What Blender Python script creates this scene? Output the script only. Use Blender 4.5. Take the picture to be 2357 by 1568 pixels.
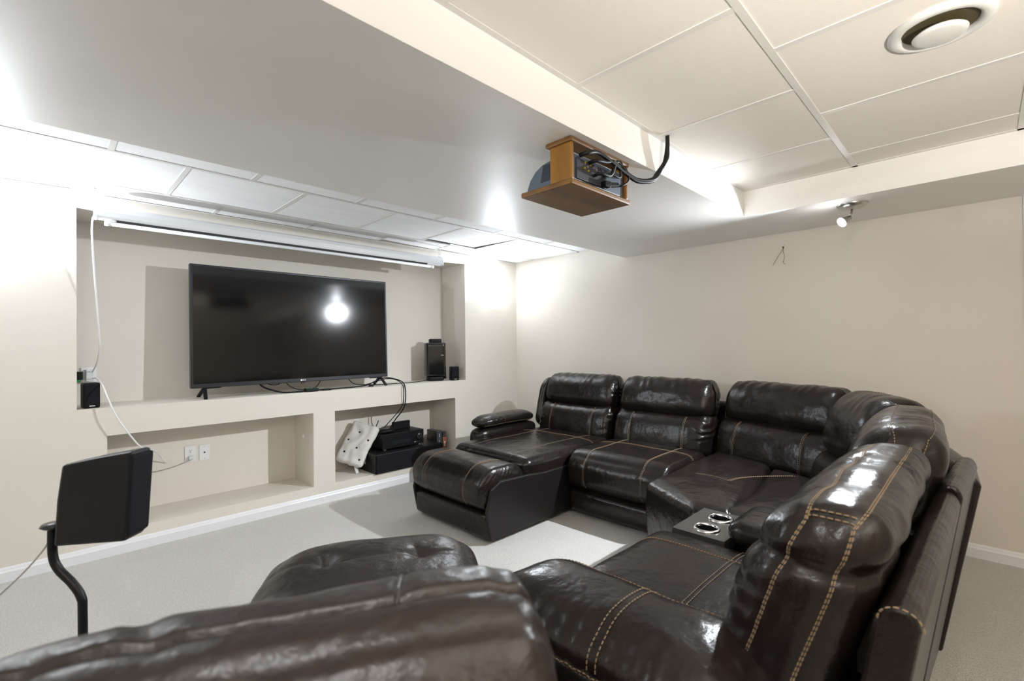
import bpy, math, random
from mathutils import Vector, Matrix, noise
random.seed(7)
for o in list(bpy.data.objects): bpy.data.objects.remove(o)
scn = bpy.context.scene
COL = scn.collection

# ------------------------------------------------------------------ camera
H = 1.25                                   # lens height above the carpet
YAW, ROLL, PITCH, FPX = math.radians(45.03), -0.0096, 0.0078, 1082.04
cd = bpy.data.cameras.new('camera'); cam = bpy.data.objects.new('camera', cd); COL.objects.link(cam)
cd.sensor_width = 36.0; cd.lens = 36.0*FPX/2357.0; cd.clip_start = 0.02
fw = Vector((math.cos(YAW)*math.cos(PITCH), math.sin(YAW)*math.cos(PITCH), math.sin(PITCH)))
rt = Vector((math.sin(YAW), -math.cos(YAW), 0)); up = rt.cross(fw)
c_, s_ = math.cos(ROLL), math.sin(ROLL)
rx = rt*c_ + up*s_; ux = up*c_ - rt*s_
M = Matrix((rx, ux, -fw)).transposed().to_4x4(); M.translation = (0, 0, H)
cam.matrix_world = M
cd.dof.use_dof = True; cd.dof.focus_distance = 3.3; cd.dof.aperture_fstop = 3.5
scn.camera = cam

# ------------------------------------------------------------------ world, light, exposure
w = bpy.data.worlds.new('world'); scn.world = w; w.use_nodes = True
w.node_tree.nodes['Background'].inputs[0].default_value = (0.9, 0.93, 1.0, 1)
w.node_tree.nodes['Background'].inputs[1].default_value = 0.02
scn.view_settings.view_transform = 'Standard'; scn.view_settings.look = 'None'
scn.view_settings.exposure = 0.58; scn.view_settings.gamma = 1.0
scn.view_settings.use_curve_mapping = False
P_SCONCE, P_KEY, P_FILL_DOME, P_FILL_UP = 1.55, 212.0, 15.0, 145.0
def lamp(name, kind, loc, power, col=(1, 1, 1), radius=0.03, aim=None, angle=None, blend=0.3):
    l = bpy.data.lights.new(name, kind); l.energy = power; l.color = col
    if kind in ('POINT', 'SPOT'): l.shadow_soft_size = radius
    if kind == 'SPOT': l.spot_size = angle; l.spot_blend = blend
    o = bpy.data.objects.new(name, l); COL.objects.link(o); o.location = loc
    if aim is not None: o.rotation_euler = (Vector(aim)-Vector(loc)).to_track_quat('-Z', 'Y').to_euler()
    return o

# ------------------------------------------------------------------ measures of the room
XW, YW, XL, YR = 3.796, 3.725, -0.75, -2.9    # right wall, television wall, left wall, rear wall
YN = 4.11                                     # back of the niches
ZT, ZS, ZP = 2.167, 2.036, 2.196              # tile ceiling by the television, soffit, raised tile ceiling
Y1, Y2, XP = 1.051, 2.315, 3.12               # soffit edges
SILL = 0.890

# ------------------------------------------------------------------ materials
MATS = {}
def mat(name, col, rough=0.5, metal=0.0, bump=None, var=None, emit=None, coat=0.0, spec=0.5, stretch=None):
    m = bpy.data.materials.new(name); m.use_nodes = True
    nt = m.node_tree; b = nt.nodes['Principled BSDF']
    b.inputs['Base Color'].default_value = (*col, 1); b.inputs['Roughness'].default_value = rough
    b.inputs['Metallic'].default_value = metal; b.inputs['Specular IOR Level'].default_value = spec
    if coat: b.inputs['Coat Weight'].default_value = coat; b.inputs['Coat Roughness'].default_value = 0.15
    tc = nt.nodes.new('ShaderNodeTexCoord')
    src = tc.outputs['Object']
    if stretch:
        mp = nt.nodes.new('ShaderNodeMapping'); mp.inputs['Scale'].default_value = stretch
        nt.links.new(src, mp.inputs['Vector']); src = mp.outputs['Vector']
    if var:                                     # (second colour, scale, detail)
        n = nt.nodes.new('ShaderNodeTexNoise'); n.inputs['Scale'].default_value = var[1]; n.inputs['Detail'].default_value = var[2]
        nt.links.new(src, n.inputs['Vector'])
        r = nt.nodes.new('ShaderNodeMapRange'); r.inputs[1].default_value = .35; r.inputs[2].default_value = .65
        nt.links.new(n.outputs['Fac'], r.inputs[0])
        mx = nt.nodes.new('ShaderNodeMix'); mx.data_type = 'RGBA'
        mx.inputs['A'].default_value = (*col, 1); mx.inputs['B'].default_value = (*var[0], 1)
        nt.links.new(r.outputs[0], mx.inputs['Factor']); nt.links.new(mx.outputs['Result'], b.inputs['Base Color'])
    prev = None
    for (kind, scale, strength, dist) in (bump or []):
        if kind == 'noise':
            n = nt.nodes.new('ShaderNodeTexNoise'); n.inputs['Scale'].default_value = scale; n.inputs['Detail'].default_value = 4; out = n.outputs['Fac']
        else:
            n = nt.nodes.new('ShaderNodeTexVoronoi'); n.inputs['Scale'].default_value = scale; out = n.outputs['Distance']
        nt.links.new(src, n.inputs['Vector'])
        bp = nt.nodes.new('ShaderNodeBump'); bp.inputs['Strength'].default_value = strength; bp.inputs['Distance'].default_value = dist
        nt.links.new(out, bp.inputs['Height'])
        if prev: nt.links.new(prev.outputs['Normal'], bp.inputs['Normal'])
        prev = bp
    if prev: nt.links.new(prev.outputs['Normal'], b.inputs['Normal'])
    if emit:
        b.inputs['Emission Color'].default_value = (*emit[0], 1); b.inputs['Emission Strength'].default_value = emit[1]
    MATS[name] = m
    return m
mat('wall_paint', (0.75, 0.70, 0.63), 0.55, bump=[('noise', 160, .12, .003)], var=((0.735, 0.685, 0.615), 1.5, 2))
mat('soffit_paint', (0.84, 0.82, 0.79), 0.44, bump=[('noise', 120, .06, .003)], spec=.6)
mat('tile_warm', (0.82, 0.78, 0.72), 0.9, bump=[('noise', 220, .25, .002)])
mat('tile_white', (0.90, 0.90, 0.90), 0.75, bump=[('noise', 26, .35, .004)], stretch=(0.35, 1.6, 1), var=((0.86, 0.86, 0.87), 9, 4))
mat('tee_metal', (0.74, 0.72, 0.69), 0.45, spec=.6)
mat('gap_dark', (0.05, 0.05, 0.05), 0.9)
mat('carpet', (0.88, 0.865, 0.825), 0.95, bump=[('noise', 260, 1, .012), ('noise', 60, .4, .01)], var=((0.77, 0.75, 0.705), 170, 3), spec=.1)
mat('white_trim', (0.80, 0.80, 0.82), 0.35)
mat('leather', (0.0085, 0.0062, 0.0054), 0.25, bump=[('voronoi', 330, .16, .0012), ('noise', 24, .38, .007), ('noise', 9, .5, .014)], var=((0.0135, 0.0088, 0.0072), 6, 3), spec=.36)
mat('leather_worn', (0.015, 0.0105, 0.0085), 0.36, bump=[('voronoi', 330, .15, .0012), ('noise', 22, .5, .010), ('noise', 7, .6, .018)], var=((0.024, 0.017, 0.014), 5, 3), spec=.42)
mat('leather_side', (0.010, 0.0082, 0.0082), 0.38, bump=[('voronoi', 330, .15, .001)], spec=.36)
mat('thread', (0.25, 0.175, 0.105), 0.7)
mat('cable_black', (0.006, 0.006, 0.007), 0.5, spec=.3)
mat('cable_white', (0.83, 0.82, 0.83), 0.4)
mat('cable_grey', (0.42, 0.40, 0.36), 0.6)
mat('wire_brown', (0.25, 0.18, 0.09), 0.6)
mat('screen_black', (0.004, 0.004, 0.0045), 0.09, spec=.5)
mat('bezel', (0.012, 0.014, 0.018), 0.35)
mat('plastic_black', (0.0045, 0.0045, 0.0055), 0.45, spec=.28)
mat('gloss_black', (0.006, 0.006, 0.007), 0.06, coat=.5)
mat('grille_black', (0.009, 0.009, 0.012), 0.85, bump=[('voronoi', 500, .3, .001)], spec=.2)
mat('case_white', (0.74, 0.76, 0.78), 0.4)
mat('wood', (0.34, 0.165, 0.022), 0.42, var=((0.20, 0.085, 0.010), 9, 6), bump=[('noise', 60, .15, .002)], stretch=(1, 1, .12))
mat('wood_board', (0.22, 0.105, 0.018), 0.45, var=((0.13, 0.055, 0.009), 10, 6), bump=[('noise', 50, .15, .002)], stretch=(.12, 1, 1))
mat('projector_blue', (0.10, 0.135, 0.18), 0.4)
mat('projector_light', (0.5, 0.52, 0.55), 0.4)
mat('projector_dark', (0.03, 0.032, 0.045), 0.45)
mat('nickel', (0.55, 0.54, 0.52), 0.28, metal=1.0)
mat('chrome', (0.75, 0.75, 0.77), 0.12, metal=1.0)
mat('silver_plate', (0.10, 0.095, 0.09), 0.22, metal=.6)
mat('brass', (0.75, 0.55, 0.12), 0.3, metal=1.0)
mat('glass_glow', (0.9, 0.9, 0.9), 0.4, emit=((1, .985, .97), 5.0))
mat('bulb_glow', (0.9, 0.9, 0.9), 0.4, emit=((.97, .98, 1), 90.0))
mat('vent_white', (0.70, 0.70, 0.68), 0.4)
mat('vent_inner', (0.07, 0.055, 0.02), 0.6)
mat('outlet_white', (0.82, 0.81, 0.82), 0.35)
mat('cloth_white', (0.72, 0.70, 0.67), 0.9, bump=[('noise', 60, .3, .004)])
mat('green', (0.02, 0.33, 0.10), 0.5)
mat('logo_white', (0.8, 0.8, 0.8), 0.4)
mat('led_red', (0.5, 0.1, 0.02), 0.4, emit=((1, .25, .05), 1.0))
mat('book_dark', (0.015, 0.016, 0.022), 0.3, var=((0.09, 0.06, 0.045), 22, 3))
mat('book_spine', (0.045, 0.05, 0.065), 0.35)
mat('book_orange', (0.20, 0.065, 0.03), 0.4, var=((0.3, 0.13, 0.07), 30, 2))
mat('display_dark', (0.02, 0.022, 0.024), 0.15)
mat('stain', (0.36, 0.31, 0.23), 0.6)

# ------------------------------------------------------------------ mesh helpers
class MB:
    def __init__(s): s.v = []; s.f = []
    def add(s, verts, faces):
        o = len(s.v); s.v += [Vector(p) for p in verts]; s.f += [tuple(i+o for i in f) for f in faces]
    def box(s, a, b, R=None, c=None):
        (x0, y0, z0), (x1, y1, z1) = a, b
        v = [Vector(p) for p in ((x0,y0,z0),(x1,y0,z0),(x1,y1,z0),(x0,y1,z0),(x0,y0,z1),(x1,y0,z1),(x1,y1,z1),(x0,y1,z1))]
        if R is not None: v = [R @ (p-Vector(c)) + Vector(c) for p in v]
        s.add(v, [(0,3,2,1),(4,5,6,7),(0,1,5,4),(1,2,6,5),(2,3,7,6),(3,0,4,7)])
    def bar(s, a, b, wx, wy, upv=(0,0,1)):
        a, b = Vector(a), Vector(b); d = (b-a).normalized(); u = Vector(upv)
        if abs(d.dot(u)) > .98: u = Vector((1, 0, 0))
        x = d.cross(u).normalized(); y = x.cross(d)
        v = []
        for p in (a, b):
            for sx, sy in ((-1,-1),(1,-1),(1,1),(-1,1)): v.append(p + x*sx*wx/2 + y*sy*wy/2)
        s.add(v, [(3,2,1,0),(4,5,6,7),(0,1,5,4),(1,2,6,5),(2,3,7,6),(3,0,4,7)])
    def tube(s, pts, r, n=8, caps=True):
        pts = [Vector(p) for p in pts]; rs = r if isinstance(r, (list, tuple)) else [r]*len(pts)
        rings = []; prevx = None
        for i, p in enumerate(pts):
            d = (pts[min(i+1, len(pts)-1)] - pts[max(i-1, 0)])
            d = d.normalized() if d.length > 1e-9 else Vector((0, 0, 1))
            if prevx is None:
                h = Vector((0, 0, 1)) if abs(d.z) < .9 else Vector((1, 0, 0)); x = d.cross(h).normalized()
            else: x = (prevx - d*prevx.dot(d)).normalized()
            prevx = x; y = d.cross(x)
            rings.append([p + (x*math.cos(2*math.pi*k/n) + y*math.sin(2*math.pi*k/n))*rs[i] for k in range(n)])
        v = [q for R in rings for q in R]; f = []
        for i in range(len(rings)-1):
            for k in range(n): f.append((i*n+k, i*n+(k+1) % n, (i+1)*n+(k+1) % n, (i+1)*n+k))
        if caps: f.append(tuple(range(n-1, -1, -1))); f.append(tuple((len(rings)-1)*n+k for k in range(n)))
        s.add(v, f)
    def lathe(s, prof, c, n=28, R=None, a0=0, a1=2*math.pi):
        c = Vector(c); full = abs(a1-a0-2*math.pi) < 1e-6; m = n if full else n+1
        v = []; f = []
        for (r, z) in prof:
            for k in range(m):
                t = a0+(a1-a0)*k/n; p = Vector((r*math.cos(t), r*math.sin(t), z))
                v.append((R @ p if R is not None else p) + c)
        for i in range(len(prof)-1):
            for k in range(n):
                k2 = (k+1) % m
                f.append((i*m+k, i*m+k2, (i+1)*m+k2, (i+1)*m+k))
        s.add(v, f)
    def prism(s, poly, axis, a, b):              # poly of 2-D points, extruded along axis from a to b
        def P(p, t):
            return {'x': (t, p[0], p[1]), 'y': (p[0], t, p[1]), 'z': (p[0], p[1], t)}[axis]
        n = len(poly); v = [P(p, a) for p in poly] + [P(p, b) for p in poly]
        f = [tuple(range(n-1, -1, -1)), tuple(range(n, 2*n))] + [(i, (i+1) % n, n+(i+1) % n, n+i) for i in range(n)]
        s.add(v, f)
    def build(s, name, m, parent=None, smooth=False, bevel=0.0, fix=True):
        off = Vector(parent['_o']) if parent is not None and '_o' in parent else Vector((0, 0, 0))
        if parent is None:
            lo = [min(p[i] for p in s.v) for i in range(3)]; hi = [max(p[i] for p in s.v) for i in range(3)]
            off = Vector(((lo[0]+hi[0])/2, (lo[1]+hi[1])/2, lo[2]))
        me = bpy.data.meshes.new(name); me.from_pydata([p-off for p in s.v], [], s.f)
        if fix:
            import bmesh
            bm = bmesh.new(); bm.from_mesh(me); bmesh.ops.recalc_face_normals(bm, faces=bm.faces); bm.to_mesh(me); bm.free()
        me.materials.append(MATS[m] if isinstance(m, str) else m)
        if smooth: me.polygons.foreach_set('use_smooth', [True]*len(me.polygons))
        o = bpy.data.objects.new(name, me); COL.objects.link(o)
        if parent is not None: o.parent = parent; o['_o'] = tuple(off)
        else: o.location = off; o['_o'] = tuple(off)
        if bevel:
            bv = o.modifiers.new('edge', 'BEVEL'); bv.width = bevel; bv.segments = 2; bv.limit_method = 'ANGLE'
        return o
def empty(name, loc):
    o = bpy.data.objects.new(name, None); COL.objects.link(o); o.location = loc; o['_o'] = tuple(loc); o.empty_display_size = .1
    return o
def tag(o, label=None, cat=None, group=None, kind=None):
    if label: o['label'] = label
    if cat: o['category'] = cat
    if group: o['group'] = group
    if kind: o['kind'] = kind
    return o
def thing(name, loc, label, cat, group=None): return tag(empty(name, loc), label, cat, group)
def struct(name, mb, m, **k): return tag(mb.build(name, m, **k), kind='structure')

def spline(pts, n=10):
    """Catmull-Rom through the points."""
    P = [Vector(p) for p in pts]; out = []
    for i in range(len(P)-1):
        p0, p1, p2, p3 = P[max(i-1, 0)], P[i], P[i+1], P[min(i+2, len(P)-1)]
        for k in range(n):
            t = k/n
            out.append(.5*((2*p1)+(p2-p0)*t+(2*p0-5*p1+4*p2-p3)*t*t+(3*p1-p0-3*p2+p3)*t**3))
    return out+[P[-1]]

class Cushion:
    """Rounded, deformable box. q runs over the box surface, pt(q) gives the place on the cushion."""
    def __init__(s, c, h, r, M=None, deform=None, n=(20, 16, 16), k=4):
        s.c, s.h = Vector(c), Vector(h); s.r = Vector(r) if not isinstance(r, (int, float)) else Vector((r, r, r))
        s.r = Vector([min(s.r[i], s.h[i]*.999) for i in range(3)])
        s.M = M or Matrix.Identity(4); s.deform = deform; s.n = n; s.k = k
    def pt(s, q, lift=0.0):
        q = Vector(q); inn = s.h - s.r
        c = Vector([max(-inn[i], min(inn[i], q[i])) for i in range(3)])
        d = Vector([(q[i]-c[i])/s.r[i] for i in range(3)])
        nn = d.normalized() if d.length > 1e-9 else Vector((0, 0, 1))
        p = c + Vector([s.r[i]*nn[i] for i in range(3)])
        if s.deform: p = s.deform(p, nn, Vector([q[i]/s.h[i] for i in range(3)]))
        return s.M @ (s.c + p + nn*lift)
    def mesh(s, mb):
        L = []
        for i in range(3):
            h, r = s.h[i], s.r[i]; inn = h-r
            a = [-h + r*j/s.k for j in range(s.k)]
            mid = [-inn + 2*inn*j/s.n[i] for j in range(s.n[i]+1)] if inn > 1e-6 else [0.0]
            L.append(a + mid + [-t for t in reversed(a)])
        N = [len(x) for x in L]; idx = {}; V = []; F = []
        def vid(i, j, k):
            key = (i, j, k)
            if key not in idx: idx[key] = len(V); V.append(s.pt((L[0][i], L[1][j], L[2][k])))
            return idx[key]
        for a in range(3):
            b, c = (a+1) % 3, (a+2) % 3
            for side in (0, N[a]-1):
                for i in range(N[b]-1):
                    for j in range(N[c]-1):
                        quad = []
                        for (di, dj) in ((0,0),(1,0),(1,1),(0,1)):
                            key = [0, 0, 0]; key[a] = side; key[b] = i+di; key[c] = j+dj; quad.append(vid(*key))
                        F.append(tuple(quad if side else reversed(quad)))
        mb.add(V, F); return s
    def path(s, a, b, n=40, lift=0.0024):       # straight run over the box surface in q (fractions of the half size)
        out = []
        for i in range(n+1):
            t = i/n; out.append(s.pt([(a[k]+(b[k]-a[k])*t)*s.h[k] for k in range(3)], lift))
        return out
def stitches(mb, pts, r=.0014, dash=.008, gap=.004):
    """A row of short threads along a path."""
    L = [0]
    for a, b in zip(pts, pts[1:]): L.append(L[-1]+(b-a).length)
    def at(t):
        for i in range(len(L)-1):
            if L[i+1] >= t:
                u = (t-L[i])/max(L[i+1]-L[i], 1e-9); return pts[i].lerp(pts[i+1], u)
        return pts[-1]
    t = 0
    while t+dash < L[-1]:
        mb.tube([at(t), at(t+dash*.5), at(t+dash)], [r*.7, r, r*.7], n=4); t += dash+gap
def smooth01(a, b, x):
    t = max(0, min(1, (x-a)/(b-a))); return t*t*(3-2*t)
def gauss(x, s): return math.exp(-(x/s)**2)

# ================================================================== THE ROOM
# television wall with its three niches
mb = MB()
NICHE = [(0.141, 3.049, SILL, 2.071), (0.275, 1.507, 0.142, 0.722), (1.680, 2.913, 0.138, 0.720)]
xs = sorted({XL-.1, XW+.1, *[n[0] for n in NICHE], *[n[1] for n in NICHE]}); zs = sorted({0.0, 2.45, *[n[2] for n in NICHE], *[n[3] for n in NICHE]})
for i in range(len(xs)-1):
    for j in range(len(zs)-1):
        cx, cz = (xs[i]+xs[i+1])/2, (zs[j]+zs[j+1])/2
        if any(n[0] < cx < n[1] and n[2] < cz < n[3] for n in NICHE): continue
        mb.add([(xs[i], YW, zs[j]), (xs[i+1], YW, zs[j]), (xs[i+1], YW, zs[j+1]), (xs[i], YW, zs[j+1])], [(0, 1, 2, 3)])
for (a, b, c, d) in NICHE:
    v = [(a,YW,c),(b,YW,c),(b,YW,d),(a,YW,d),(a,YN,c),(b,YN,c),(b,YN,d),(a,YN,d)]
    mb.add(v, [(0,1,5,4),(1,2,6,5),(2,3,7,6),(3,0,4,7),(4,5,6,7)])
mb.add([(XL-.1,YN+.1,0),(XW+.1,YN+.1,0),(XW+.1,YN+.1,2.45),(XL-.1,YN+.1,2.45),(XL-.1,YW,0),(XW+.1,YW,0),(XW+.1,YW,2.45),(XL-.1,YW,2.45)], [(0,1,2,3),(0,4,5,1),(3,2,6,7),(0,3,7,4),(1,5,6,2)])
struct('wall_back', mb, 'wall_paint', fix=False)
# right wall with a doorway near its end
DY0, DY1, DZ = -1.02, -0.235, 1.985
mb = MB()
mb.box((XW, DY1, 0), (XW+.12, YW+.1, 2.45)); mb.box((XW, YR-.1, 0), (XW+.12, DY0, 2.45)); mb.box((XW, DY0, DZ), (XW+.12, DY1, 2.45))
struct('wall_right', mb, 'wall_paint')
mb = MB(); mb.box((XL-.12, YR-.1, 0), (XL, YW+.1, 2.45)); struct('wall_left', mb, 'wall_paint')
# added unseen wall by the viewer; keeps dome fill off the far right corner
mb = MB(); mb.box((-.20, YR, 0), (-.08, .038, ZP+.03)); struct('added_shade_wall', mb, 'wall_paint')
mb = MB(); mb.box((XL-.12, YR-.12, 0), (XW+.12, YR, 2.45)); struct('wall_front', mb, 'wall_paint')
mb = MB(); mb.box((XL-.12, YR-.12, -.06), (XW+.12, YW+.4, 0)); struct('floor', mb, 'carpet')
# soffit: a dropped L along the beam and the right wall
mb = MB()
mb.prism([(XL, Y1), (XL, Y2), (XW, Y2), (XW, YR), (XP, YR), (XP, Y1)], 'z', ZS, 2.44)
struct('ceiling_soffit', mb, 'soffit_paint')

mb2 = MB(); mb2.box((XL, YR, ZP+.014), (XP, Y1, ZP+.05))
ceil_r = struct('ceiling', mb2, 'gap_dark')
mb2 = MB(); mb2.box((XL, Y2, ZT+.030), (XW, YW, ZT+.06))
ceil_t = struct('ceiling_television_side', mb2, 'gap_dark')
mb = MB(); mb.box((XL-.12, YR-.12, 2.44), (XW+.12, YN+.1, 2.5)); struct('ceiling_slab', mb, 'gap_dark')
def tile(parent, x0, x1, y0, y1, z, m, tilt=None):
    mb = MB(); mb.box((x0, y0, z), (x1, y1, z+.012))
    if tilt:
        for p in mb.v: p.z += tilt(p.x, p.y)
    return mb.build('tile', m, ceil_r if parent is None else parent, bevel=.0015)
def tee(parent, a, b, z, wd=.024):
    mb = MB(); mb.bar((a[0], a[1], z-.0012), (b[0], b[1], z-.0012), wd, .0034); return mb.build('tee_bar', 'tee_metal', parent)
ROWS_P = [(Y1-.575, Y1, [-.44, .17, .78, 1.391, 2.003, 2.601, XP]), (Y1-1.185, Y1-.575, [-.15, .46, 1.07, 1.681, 2.297, 2.895, XP]),
          (Y1-1.795, Y1-1.185, [-.44, .17, .78, 1.391, 2.003, 2.601, XP]), (Y1-2.405, Y1-1.795, [-.15, .46, 1.07, 1.681, 2.297, 2.895, XP]), (Y1-3.015, Y1-2.405, [-.44, .17, .78, 1.391, 2.003, 2.601, XP]), (Y1-3.625, Y1-3.015, [-.15, .46, 1.07, 1.681, 2.297, 2.895, XP]), (YR, Y1-3.625, [-.44, .17, .78, 1.391, 2.003, 2.601, XP])]
for ri, (ya, yb, cuts) in enumerate(ROWS_P):
    xs = [XL]+cuts
    for a, b in zip(xs, xs[1:]): tile(ceil_r, a+.006, b-.006, ya+.006, yb-.006, ZP, 'tile_warm')
    for c in cuts[:-1]: tee(ceil_r, (c, ya), (c, yb), ZP+.0004)
    if ri: tee(ceil_r, (XL, yb), (XP, yb), ZP)
tee(ceil_r, (XL, Y1-.011), (XP, Y1-.011), ZP, .022); tee(ceil_r, (XP-.011, YR), (XP-.011, Y1-.022), ZP, .022)
TA, TB = 2.845, 3.455
ROWS_T = [(Y2, TA, [-.38, .225, .82, 1.425, 2.03, 2.64, 3.25]), (TA, TB, [-.06, .53, 1.12, 1.735, 2.345, 2.955, 3.56]), (TB, YW, [-.38, .215, .83, 1.45, 2.06, 2.67, 3.28])]
for ri, (ya, yb, cuts) in enumerate(ROWS_T):
    xs = [XL]+cuts+[XW]
    for i, (a, b) in enumerate(zip(xs, xs[1:])):
        tl = None
        if ri == 1 and i == 5: tl = lambda x, y: .016*smooth01(TA+.1, TB, y)                  # a tile sitting up off its bars
        if ri == 2 and i in (1, 5, 6): tl = (lambda x, y, a=a, b=b, i=i: .014*smooth01(a, b, x) if i == 1 else .015*(1-smooth01(a, b, x)))
        tile(ceil_t, a+.006, b-.006, ya+.006, yb-.006, ZT, 'tile_white', tl)
    for c in cuts: tee(ceil_t, (c, ya), (c, yb), ZT+.0004)
    if ri: tee(ceil_t, (XL, ya), (XW, ya), ZT)
for a, b in (((XL, YW-.006), (0.10, YW-.006)), ((.26, YW-.006), (XW, YW-.006))): tee(ceil_t, a, b, ZT-.004, .012)
tee(ceil_t, (XW-.009, Y2), (XW-.009, YW), ZT, .018)
# baseboards
prof = [(0, 0), (.014, 0), (.014, .052), (.010, .060), (.007, .070), (.003, .077), (0, .077)]
mb = MB(); mb.prism([(YW-a, b) for a, b in prof], 'x', XL, XW); struct('baseboard_back', mb, 'white_trim')
mb = MB(); mb.prism([(XW-a, b) for a, b in prof], 'y', -.165, YW); struct('baseboard_right', mb, 'white_trim')
# door in the right wall: only the edge of its casing reaches the picture
mb = MB(); mb.box((XW+.03, DY0, 0.01), (XW+.07, DY1, DZ)); door = struct('door_1', mb, 'white_trim')
mb = MB(); mb.box((XW-.018, DY1, 0), (XW, DY1+.07, DZ+.07)); mb.build('casing', 'white_trim', door, bevel=.008)
mb = MB(); mb.box((XW-.018, DY0-.07, 0), (XW, DY0, DZ+.07)); mb.build('casing', 'white_trim', door, bevel=.008)
mb = MB(); mb.box((XW-.018, DY0, DZ), (XW, DY1, DZ+.07)); mb.build('casing', 'white_trim', door, bevel=.008)
mb = MB(); mb.lathe([(0, .05), (.02, .05), (.026, .035), (.02, .015), (.012, .01), (.012, 0), (.025, 0)], (XW+.03, DY0+.07, .95), R=Matrix.Rotation(-math.pi/2, 3, 'Y')); mb.build('knob', 'nickel', door, smooth=True)

# ================================================================== LAMPS
def sconce(x, label):
    z0 = 1.655
    t = thing('wall_sconce', (x, YW, z0), label, 'lamp', 'wall sconces on the television wall')
    mb = MB()                                   # half bowl of frosted glass, open at the top
    prof = [(.004, 0), (.034, .010), (.058, .032), (.074, .062), (.082, .100), (.079, .100), (.071, .064), (.054, .034), (.03, .014)]
    mb.lathe([(r, z) for r, z in prof], (x, YW-.004, z0), n=24, a0=math.pi, a1=2*math.pi); mb.build('glass_bowl', 'glass_glow', t, smooth=True)
    mb = MB(); mb.lathe([(0, .006), (.03, .006), (.036, 0)], (x, YW, z0+.09), n=20, R=Matrix.Rotation(math.pi/2, 3, 'X')); mb.build('back_plate', 'white_trim', t)
    lamp('sconce_light', 'POINT', (x, YW-.095, z0+.130), P_SCONCE, (.82, .91, 1), .035)
    lamp('sconce_uplight', 'SPOT', (x, YW-.10, z0+.110), P_SCONCE*29, (.84, .92, 1), .03, aim=(x+(.85 if x < 1 else -.85), YW-.85, z0+.90), angle=math.radians(146), blend=.6)
    return t
sconce(3.450, 'glowing white half-bowl wall sconce beside the corner')
sconce(-0.262, 'white half-bowl wall sconce at the left end of the television wall')
# swivel spot on the soffit
L0 = Vector((3.30, .522, ZS)); LB = Vector((3.262, .562, 1.936)); AIM = Vector((-.60, .60, -.53)).normalized()
t = thing('ceiling_spot', L0, 'brushed nickel swivel spot lamp under the right soffit', 'lamp')
mb = MB(); mb.lathe([(0, -.030), (.020, -.029), (.050, -.024), (.070, -.013), (.076, -.004), (.076, 0)], L0, n=32); mb.build('canopy', 'nickel', t, smooth=True)
mb = MB(); mb.tube([L0+Vector((0, 0, -.025)), L0+Vector((-.004, .003, -.055)), LB-AIM*.03+Vector((0, 0, .012))], .006, n=10); mb.build('arm', 'nickel', t, smooth=True)
Rl = AIM.to_track_quat('Z', 'Y').to_matrix()
mb = MB(); mb.lathe([(0, -.05), (.014, -.05), (.018, -.03), (.027, -.002), (.028, .004)], LB, n=20, R=Rl); mb.build('lamp_head', 'nickel', t, smooth=True)
mb = MB(); mb.lathe([(.027, .003), (.027, .008), (.02, .014), (0, .017)], LB, n=20, R=Rl); mb.build('bulb', 'bulb_glow', t, smooth=True)
lamp('spot_light', 'SPOT', LB+AIM*.022, P_KEY, (.88, .94, 1), .022, aim=LB+AIM*2, angle=math.radians(124), blend=.9)
# unseen fill lamps added behind the camera: an uplighter and a ceiling dome
def flush(x, y, z, label):
    t = thing('fill_dome_lamp', (x, y, z), label, 'lamp')
    mb = MB(); mb.lathe([(0, 0), (.11, 0), (.11, -.02), (.10, -.022)], (x, y, z), n=24); mb.build('rim', 'nickel', t, smooth=True)
    mb = MB(); mb.lathe([(.10, -.022), (.09, -.05), (.05, -.07), (0, -.075)], (x, y, z), n=24); mb.build('glass_dome', 'glass_glow', t, smooth=True)
TXp, TYp = .55, -1.0
t = thing('fill_uplighter', (TXp, TYp, 0), 'added unseen fill uplighter behind the viewer', 'lamp')
mb = MB(); mb.lathe([(0, 0), (.14, 0), (.14, .015), (.03, .03), (.012, .05), (.012, 1.22), (.03, 1.24), (0, 1.24)], (TXp, TYp, 0), n=28); mb.build('pole', 'nickel', t, smooth=True)
mb = MB(); mb.lathe([(.02, 1.23), (.10, 1.26), (.16, 1.31), (.165, 1.315), (.155, 1.315), (.09, 1.275), (.02, 1.25)], (TXp, TYp, 0), n=28); mb.build('bowl', 'nickel', t, smooth=True)
lamp('fill_uplighter_light', 'SPOT', (TXp, TYp, 1.33), P_FILL_UP, (1, .95, .88), .06, aim=(TXp+.18, TYp-.03, 2.3), angle=math.radians(151), blend=.35)
flush(-.46, .05, ZP, 'added unseen fill dome on the ceiling just behind the viewer')
lamp('fill_dome_light', 'POINT', (-.46, .047, ZP-.13), P_FILL_DOME, (.97, .98, 1), .03)

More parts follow.
